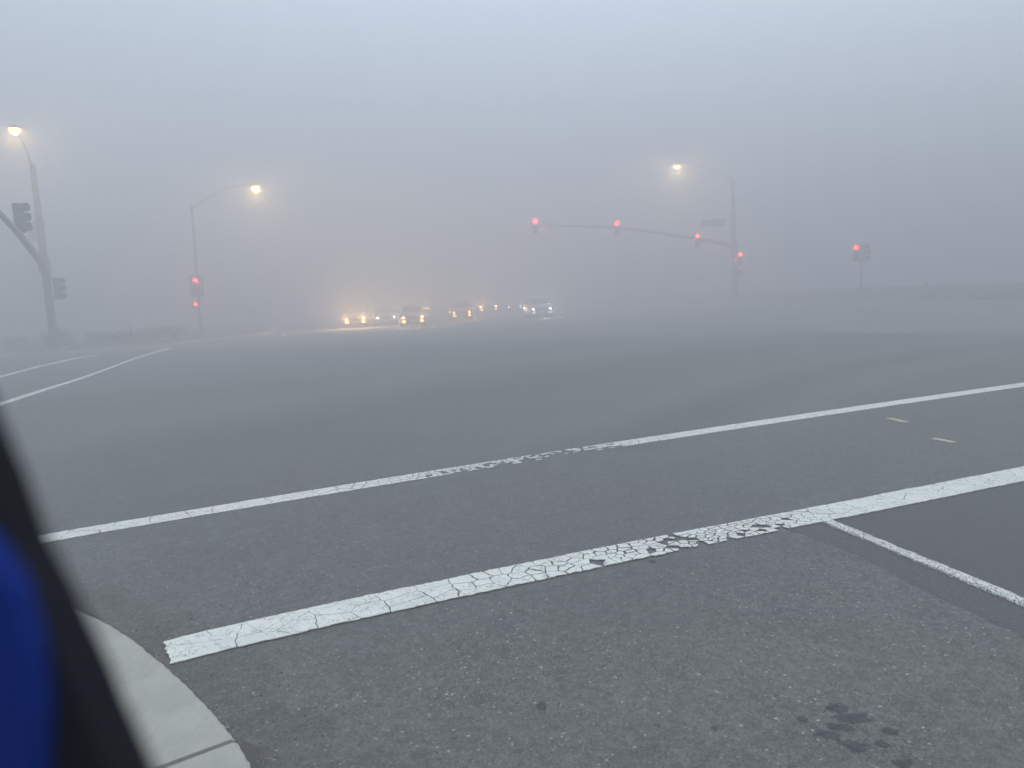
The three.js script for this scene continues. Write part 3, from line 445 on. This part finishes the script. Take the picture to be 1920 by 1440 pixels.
// mast-arm pole with the row of red signals
const font = await new FontLoader().loadAsync('fonts/droid/droid_sans_bold.typeface.json');
{
  const X = 17.4, D = 59.2, Y = verges.right.top(X, D, 0.02), t = thing('mast_arm_pole', 'grey pole whose long mast arm carries three red signals and a street name sign', 'traffic light', [X, 0, -D]);
  const b = new THREE.Group(); poleBase(b, 0.2); for (const c of [...b.children]) { c.position.y += Y; t.add(c); }
  obj('pole', cyl(0.225, 0.14, 9.42 - Y, 0, Y, 0, 20), M.galv, t); obj('pole_cap', new THREE.SphereGeometry(0.142, 14, 8, 0, 6.3, 0, 1.57).translate(0, 9.42, 0), M.galv, t);
  const arm = [[-0.1, 4.5, 0.02], [-2.57, 5.1, 0.1], [-6.67, 5.97, 0.1], [-8.27, 6.24, 0.1], [-10.2, 6.48, 0.1], [-13.6, 6.76, 0.1], [-15.1, 6.86, 0.1]];
  obj('mast_arm', tube(arm, 0.17, 0.06, 50, 14), M.galv, t); obj('arm_flange', [cyl(0.25, 0.245, 0.62, 0, 4.2, 0, 20), bx(0.12, 0.46, 0.46, -0.25, 4.52, 0.02)], M.galvDark, t);
  obj('lamp_arm', tube([[-0.04, 9.3, 0.02], [-1.1, 9.92, 0.02], [-2.45, 10.5, 0.02], [-3.5, 10.72, 0.02], [-3.8, 10.74, 0.02]], 0.05, 0.03, 30, 8), M.galv, t);
  luminaire(t, [-4.02, 10.72, 0.02], Math.PI, 200);
  for (const [x, y] of [[-14.98, 6.76], [-8.87, 6.25], [-2.87, 4.99]]) { head(t, [x, y, 0.45], -0.06, { lit: true }); pieces('head_bracket', [cyl(0.025, 0.025, 1.15, x, y - 0.58, 0.22, 8), bx(0.06, 0.06, 0.26, x, y, 0.2)], M.galvDark, t); }
  head(t, [0.34, 3.44, 0.3], -0.12, { lit: true }); ped(t, [0.3, 2.38, 0.3], -0.5, false); pieces('head_bracket', [bx(0.34, 0.05, 0.05, 0.2, 3.0, 0.16), bx(0.34, 0.05, 0.05, 0.2, 3.9, 0.16), bx(0.34, 0.05, 0.05, 0.2, 2.38, 0.14)], M.galvDark, t);
  const sg = obj('turn_sign', bx(0.78, 0.86, 0.02, -14.06, 6.81, 0.24), M.signWhite, t); obj('sign_bracket', bx(0.06, 0.5, 0.12, -14.06, 6.78, 0.17), M.galvDark, t);
  obj('no_turn_symbol', [new THREE.TorusGeometry(0.27, 0.03, 6, 28).translate(-14.06, 6.83, 0.255), bx(0.5, 0.05, 0.02, 0, 0, 0).rotateZ(0.78).translate(-14.06, 6.83, 0.258), bx(0.05, 0.28, 0.012, -14.06, 6.78, 0.254)], M.signBlack, sg);
  obj('street_sign', bx(1.86, 0.56, 0.03, -1.56, 6.25, 0.16, 0.012), M.signGreen, t); obj('sign_hanger', [bx(2.2, 0.05, 0.05, -1.2, 6.8, 0.16), bx(0.03, 0.3, 0.03, -2.3, 6.66, 0.16), bx(0.03, 0.3, 0.03, -0.8, 6.66, 0.16)], M.galvDark, t);
  shadows(t);
}
// short post with two heads
{
  const X = 22.15, D = 48.6, Y = verges.right.top(X, D, 0.03), t = thing('signal_post', 'short post with a red signal and a dark signal facing sideways on the grassy bank', 'traffic light', [X, Y, -D]);
  obj('base_plate', [bx(0.36, 0.05, 0.36, 0, 0.02, 0), cyl(0.11, 0.08, 0.35, 0, 0.03, 0, 12)], M.galvDark, t);
  obj('pole', cyl(0.058, 0.055, 3.52 - Y, 0, 0.02, 0, 14), M.galv, t);
  pieces('head_bracket', [bx(0.86, 0.06, 0.06, 0.06, 3.50 - Y, 0), bx(0.5, 0.05, 0.05, 0, 2.6 - Y, 0)], M.galvDark, t);
  head(t, [-0.34, 3.03 - Y, 0.12], -0.42, { lit: true, glowing: 16 }); head(t, [0.30, 3.02 - Y, 0.02], 1.3, {}); shadows(t);
}
// small signs and post on the verges
{
  let X = 19.3, D = 78.4, Y = verges.right.top(X, D, 0.03), t = thing('road_sign', 'small dark sign plate on a thin post behind the mast-arm pole', 'sign', [X, Y, -D]);
  obj('pole', cyl(0.045, 0.045, 2.75 - Y, 0, -0.05, 0, 10), M.wood, t); const s = obj('sign_plate', bx(0.66, 0.66, 0.02, 0, 0, 0.06, 0.008), M.signBack, t); s.position.y = 2.5 - Y; s.rotation.z = Math.PI / 4;
  X = -22.8; D = 70; Y = verges.left.top(X, D, 0.02); t = thing('road_sign', 'tiny faint sign by the far road beyond the red arrow pole', 'sign', [X, Y, -D]);
  obj('pole', cyl(0.04, 0.04, 1.9 - Y, 0, -0.05, 0, 10), M.galv, t); obj('sign_plate', bx(0.6, 0.6, 0.02, 0, 1.86 - Y, 0.05, 0.008), M.signBack, t);
  X = -20.38; D = 42; Y = verges.left.top(X, D, 0.02); t = thing('marker_post', 'short thin wooden post among the shrubs on the verge', 'post', [X, Y, -D]);
  obj('post', tube([[0, -0.1, 0], [0.015, 0.4, 0], [0.02, 0.9, 0]], 0.04, 0.034, 6, 8), M.wood, t); obj('post_cap', cyl(0.042, 0.03, 0.03, 0.02, 0.9, 0, 8), M.galvDark, t);
}

// ------------------------------------------------------------------ vehicles waiting across the crossing
function wheel(parent, x, z, r) {
  const w = obj('wheel', new THREE.LatheGeometry([[r * 0.62, -0.1], [r * 0.9, -0.11], [r, -0.07], [r, 0.07], [r * 0.9, 0.11], [r * 0.62, 0.1]].map((p) => new THREE.Vector2(...p)), 24).rotateZ(Math.PI / 2), M.tyre, parent); w.position.set(x, r, z);
  obj('rim', [new THREE.CylinderGeometry(r * 0.63, r * 0.63, 0.1, 18).rotateZ(Math.PI / 2), ...[0, 1, 2, 3, 4].map((k) => bx(0.15, r * 0.52, 0.05, 0, r * 0.32, 0).rotateX(k * Math.PI * 0.4))], M.rim, w);
}
function prism(profile, half, top, bevel) {       // side outline [z, y] swept across the width, pulled in towards the top
  const s = new THREE.Shape(profile.map(([z, y]) => new THREE.Vector2(z, y))), g = new THREE.ExtrudeGeometry(s, { depth: 2 * (half - bevel), bevelEnabled: true, bevelThickness: bevel, bevelSize: bevel * 0.8, bevelSegments: 3, curveSegments: 8 }).translate(0, 0, -(half - bevel)).rotateY(-Math.PI / 2), p = g.attributes.position;
  for (let i = 0; i < p.count; i++) { const y = p.getY(i); if (top) { const f = 1 - top[2] * ss(top[0], top[1], y); p.setX(i, p.getX(i) * f); } }
  g.computeVertexNormals(); return toCreasedNormals(g, 0.7);
}
const KIND = {   // front bumper at z = 0, body runs to -z
  sedan: { L: 4.6, half: 0.88, r: 0.32, axles: [-0.86, -3.58], lamp: [0.62, 0.64, -0.06],
    lower: [[0, 0.42], [-0.02, 0.7], [-0.12, 0.8], [-1.15, 0.93], [-3.7, 0.98], [-4.5, 0.93], [-4.6, 0.6], [-4.56, 0.3], [-0.06, 0.26]],
    cabin: [[-0.98, 0.86], [-1.85, 1.38], [-2.2, 1.44], [-3.0, 1.43], [-3.45, 1.34], [-4.1, 0.9]], ws: [-1.1, 0.95, -1.83, 1.36], side: [-1.75, -3.7, 1.0, 1.34] },
  suv: { L: 4.7, half: 0.94, r: 0.37, axles: [-0.9, -3.7], lamp: [0.68, 0.84, -0.05],
    lower: [[0, 0.5], [-0.02, 0.9], [-0.1, 1.0], [-1.1, 1.12], [-4.6, 1.14], [-4.7, 0.7], [-4.66, 0.4], [-0.05, 0.36]],
    cabin: [[-1.0, 1.06], [-1.65, 1.66], [-1.95, 1.74], [-4.2, 1.72], [-4.62, 1.1]], ws: [-1.1, 1.14, -1.62, 1.63], side: [-1.6, -4.3, 1.16, 1.62] },
  pickup: { L: 5.6, half: 0.98, r: 0.41, axles: [-1.0, -4.4], lamp: [0.72, 1.02, -0.04],
    lower: [[0, 0.55], [-0.02, 1.12], [-0.1, 1.2], [-1.4, 1.28], [-5.55, 1.26], [-5.6, 0.7], [-5.56, 0.5], [-0.05, 0.45]],
    cabin: [[-1.35, 1.2], [-1.95, 1.8], [-2.25, 1.9], [-3.6, 1.88], [-3.8, 1.2]], ws: [-1.46, 1.3, -1.93, 1.78], side: [-1.95, -3.6, 1.32, 1.76] },
  van: { L: 5.9, half: 1.02, r: 0.37, axles: [-0.95, -4.5], lamp: [0.72, 0.86, -0.04],
    lower: [[0, 0.5], [-0.02, 0.95], [-0.12, 1.05], [-0.8, 1.3], [-5.85, 1.32], [-5.9, 0.7], [-5.86, 0.42], [-0.05, 0.38]],
    cabin: [[-0.72, 1.22], [-1.45, 2.2], [-1.8, 2.42], [-5.6, 2.44], [-5.84, 1.25]], ws: [-0.82, 1.34, -1.4, 2.12], side: [-1.3, -2.3, 1.38, 2.0] },
};
function vehicle(kind, [x, d], turn, rgb, lit, label, fog = false) {
  const K = KIND[kind], y0 = ground(x, d) + 0.004, t = thing(kind === 'pickup' ? 'pickup_truck' : kind === 'sedan' ? 'sedan_car' : kind === 'suv' ? 'sport_utility_car' : 'delivery_van', label, kind === 'pickup' ? 'truck' : kind === 'van' ? 'van' : 'car', [x, y0, -d], turn, 'vehicles waiting across the crossing');
  const paint = new THREE.MeshPhysicalMaterial({ color: new THREE.Color().setRGB(...rgb), roughness: 0.35, clearcoat: 0.7, clearcoatRoughness: 0.1, metalness: 0.15 });
  const body = prism(K.lower, K.half, null, 0.08); obj('body', body, paint, t);
  const cab = obj('cabin', prism(K.cabin, K.half - 0.06, [K.cabin[0][1], K.cabin[2][1], 0.2], 0.05), paint, t);
  const [z0, yy0, z1, yy1] = K.ws, w0 = K.half - 0.16, w1 = (K.half - 0.06) * 0.8 - 0.1;
  const quad = (p) => { const g = new THREE.BufferGeometry(); g.setAttribute('position', new THREE.Float32BufferAttribute([0, 1, 2, 0, 2, 3].flatMap((i) => p[i]), 3)); g.setAttribute('uv', new THREE.Float32BufferAttribute(new Float32Array(12), 2)); g.computeVertexNormals(); return g; };
  obj('windscreen', quad([[-w0, yy0, z0 + 0.1], [w0, yy0, z0 + 0.1], [w1, yy1, z1 + 0.1], [-w1, yy1, z1 + 0.1]]), M.carGlass, t);
  const [sz0, sz1, sy0, sy1] = K.side;
  for (const s of [-1, 1]) {
    const xa = s * (K.half - 0.04), f = 1 - 0.2 * ss(K.cabin[0][1], K.cabin[2][1], sy1), xb = s * ((K.half - 0.06) * f + 0.03), mid = (sz0 + sz1) / 2, lean = (sy1 - sy0) * 0.9;
    for (const [a, b, la, lb] of [[sz0 + 0.1, mid + 0.05, lean, 0], [mid - 0.05, sz1, 0, -lean * 0.5]]) { const p = [[xa, sy0, a], [xb, sy1, a - la], [xb, sy1, b - lb], [xa, sy0, b]]; obj('side_window', quad(s > 0 ? [p[0], p[3], p[2], p[1]] : p), M.carGlass, t); }
    const mi = obj('mirror', bx(0.2, 0.14, 0.1, s * (K.half + 0.11), sy0 + 0.08, sz0 + 0.12, 0.03), paint, t); void mi;
    for (const az of K.axles) wheel(t, s * (K.half - 0.1), az, K.r);
    const [lx, ly, lz] = K.lamp, on = lit[s < 0 ? 0 : 1], hl = obj('headlight', bx(0.42, 0.22, 0.08, s * lx, ly, 0.05 + lz, 0.03), on === 'white' ? M.whiteBowl : on ? M.warmBowl : M.headOff, t);
    if (on) {
      const warm = on !== 'white', g = obj('headlight_lens', new THREE.SphereGeometry(0.08, 14, 8).scale(1, 1, 0.4).translate(s * lx, ly, 0.1 + lz), warm ? M.warm : M.white, hl);
      const sp = new THREE.SpotLight(warm ? new THREE.Color().setRGB(1, 0.60, 0.28) : new THREE.Color().setRGB(1, 0.92, 0.84), on === 'hot' ? 300 : warm ? 85 : 45, 0, 1.45, 0.4); sp.position.set(s * lx, ly, 0.18 + lz); sp.target.position.set(s * lx, ly + 4.4, 8); sp.castShadow = true; sp.shadow.radius = 4; t.add(sp, sp.target); void g;
    }
    if (fog) obj('fog_lamp', new THREE.SphereGeometry(0.1, 12, 8).scale(1.3, 0.9, 0.4).translate(s * (lx - 0.02), ly - 0.25, 0.13), lit[0] === 'white' ? M.whiteBowl : M.warmBowl, t);
  }
  obj('grille', bx(K.half * 0.95, 0.16, 0.04, 0, K.lamp[1] + 0.0, 0.05), M.trim, t);
  obj('bumper', bx(K.half * 1.96, 0.2, 0.16, 0, K.lower[0][1] - 0.02, 0.03, 0.05), kind === 'pickup' ? M.rim : paint, t);
  obj('number_plate', bx(0.31, 0.15, 0.012, 0, K.lower[0][1], 0.122), M.plate, t);
  obj('underside', bx(K.half * 1.6, 0.16, K.L * 0.9, 0, K.r * 0.95, -K.L / 2), M.trim, t);
  void cab; return shadows(t);
}
const TURN = 0.2;
vehicle('sedan', [-11.42, 58], TURN, [0.10, 0.105, 0.11], ['hot', 'hot'], 'dark sedan with orange headlights at the row end by the faint lane lines', true);
vehicle('pickup', [-13.7, 70], TURN, [0.05, 0.05, 0.06], ['warm', 0], 'dark pickup behind the row-end sedan, only one headlight lit');
vehicle('sedan', [-9.1, 58], TURN, [0.12, 0.12, 0.125], ['white', 'white'], 'grey sedan with white headlights between two sedans with orange ones');
vehicle('sedan', [-6.37, 52], TURN * 0.6, [0.22, 0.222, 0.225], ['warm', 'warm'], 'pale sedan with orange headlights stopped in front of a dark pickup', true);
vehicle('pickup', [-8.39, 74], TURN * 0.8, [0.04, 0.04, 0.045], ['warm', 'warm'], 'dark pickup waiting behind the pale sedan with orange headlights');
vehicle('sedan', [-3.67, 62], TURN * 0.6, [0.07, 0.07, 0.08], ['warm', 'warm'], 'dark sedan with orange headlights beside the tall delivery van', true);
vehicle('van', [-1.8, 74], TURN * 0.6, [0.09, 0.09, 0.10], ['hot', 'white'], 'tall dark delivery van with one orange and one white headlight', true);
vehicle('sedan', [0.73, 78], TURN * 0.5, [0.11, 0.115, 0.12], ['white', 'white'], 'small far sedan between the delivery van and the light grey sedan');
vehicle('sedan', [2.43, 55], TURN * 0.4, [0.26, 0.262, 0.265], ['white', 'white'], 'light grey sedan with white headlights at the end of the row by the mast arm', true);

// ------------------------------------------------------------------ blurred vehicle part right beside the lens
{
  const t = thing('vehicle_panel', 'blurred dark blue panel with a wide black edge standing over the concrete gutter', 'vehicle part', [0, 0, 0]);
  const edge = [[-0.1113, 1.4979], [-0.1069, 1.4815], [-0.1034, 1.4693], [-0.1006, 1.4559], [-0.0968, 1.4457], [-0.0939, 1.4366], [-0.0909, 1.4274], [-0.0885, 1.4182], [-0.086, 1.41], [-0.0834, 1.4011], [-0.0815, 1.3922]];
  const blue = [[-0.1189, 1.4701], [-0.1111, 1.4629], [-0.1061, 1.4546], [-0.1022, 1.4464], [-0.1006, 1.4347], [-0.1006, 1.4205], [-0.1029, 1.405], [-0.1063, 1.3867]];
  const far = ([x, y]) => [x * 1.106, 1.5 + (y - 1.5) * 1.106];
  const make = (line, tail, z, depth) => { const s = new THREE.Shape(); [...line, ...tail].forEach(([x, y], i) => i ? s.lineTo(x, y) : s.moveTo(x, y)); return new THREE.ExtrudeGeometry(s, { depth, bevelEnabled: true, bevelThickness: 0.003, bevelSize: 0.002, bevelSegments: 3 }).translate(0, 0, z); };
  obj('rubber_edge', make(edge.map(far), [[-0.08, 1.3], [-0.06, 1.1], [-0.06, 0.004], [-0.5, 0.004], [-0.5, 1.62], [-0.16, 1.6]], -0.174, 0.010), M.rubber, t);
  obj('painted_panel', make(blue.map(([x, y]) => [x - 0.0052, y - 0.0015]), [[-0.11, 1.3], [-0.11, 0.35], [-0.49, 0.35], [-0.49, 1.58], [-0.17, 1.52]], -0.160, 0.002), M.bluePaint, t);
}
renderer.render(scene, camera);
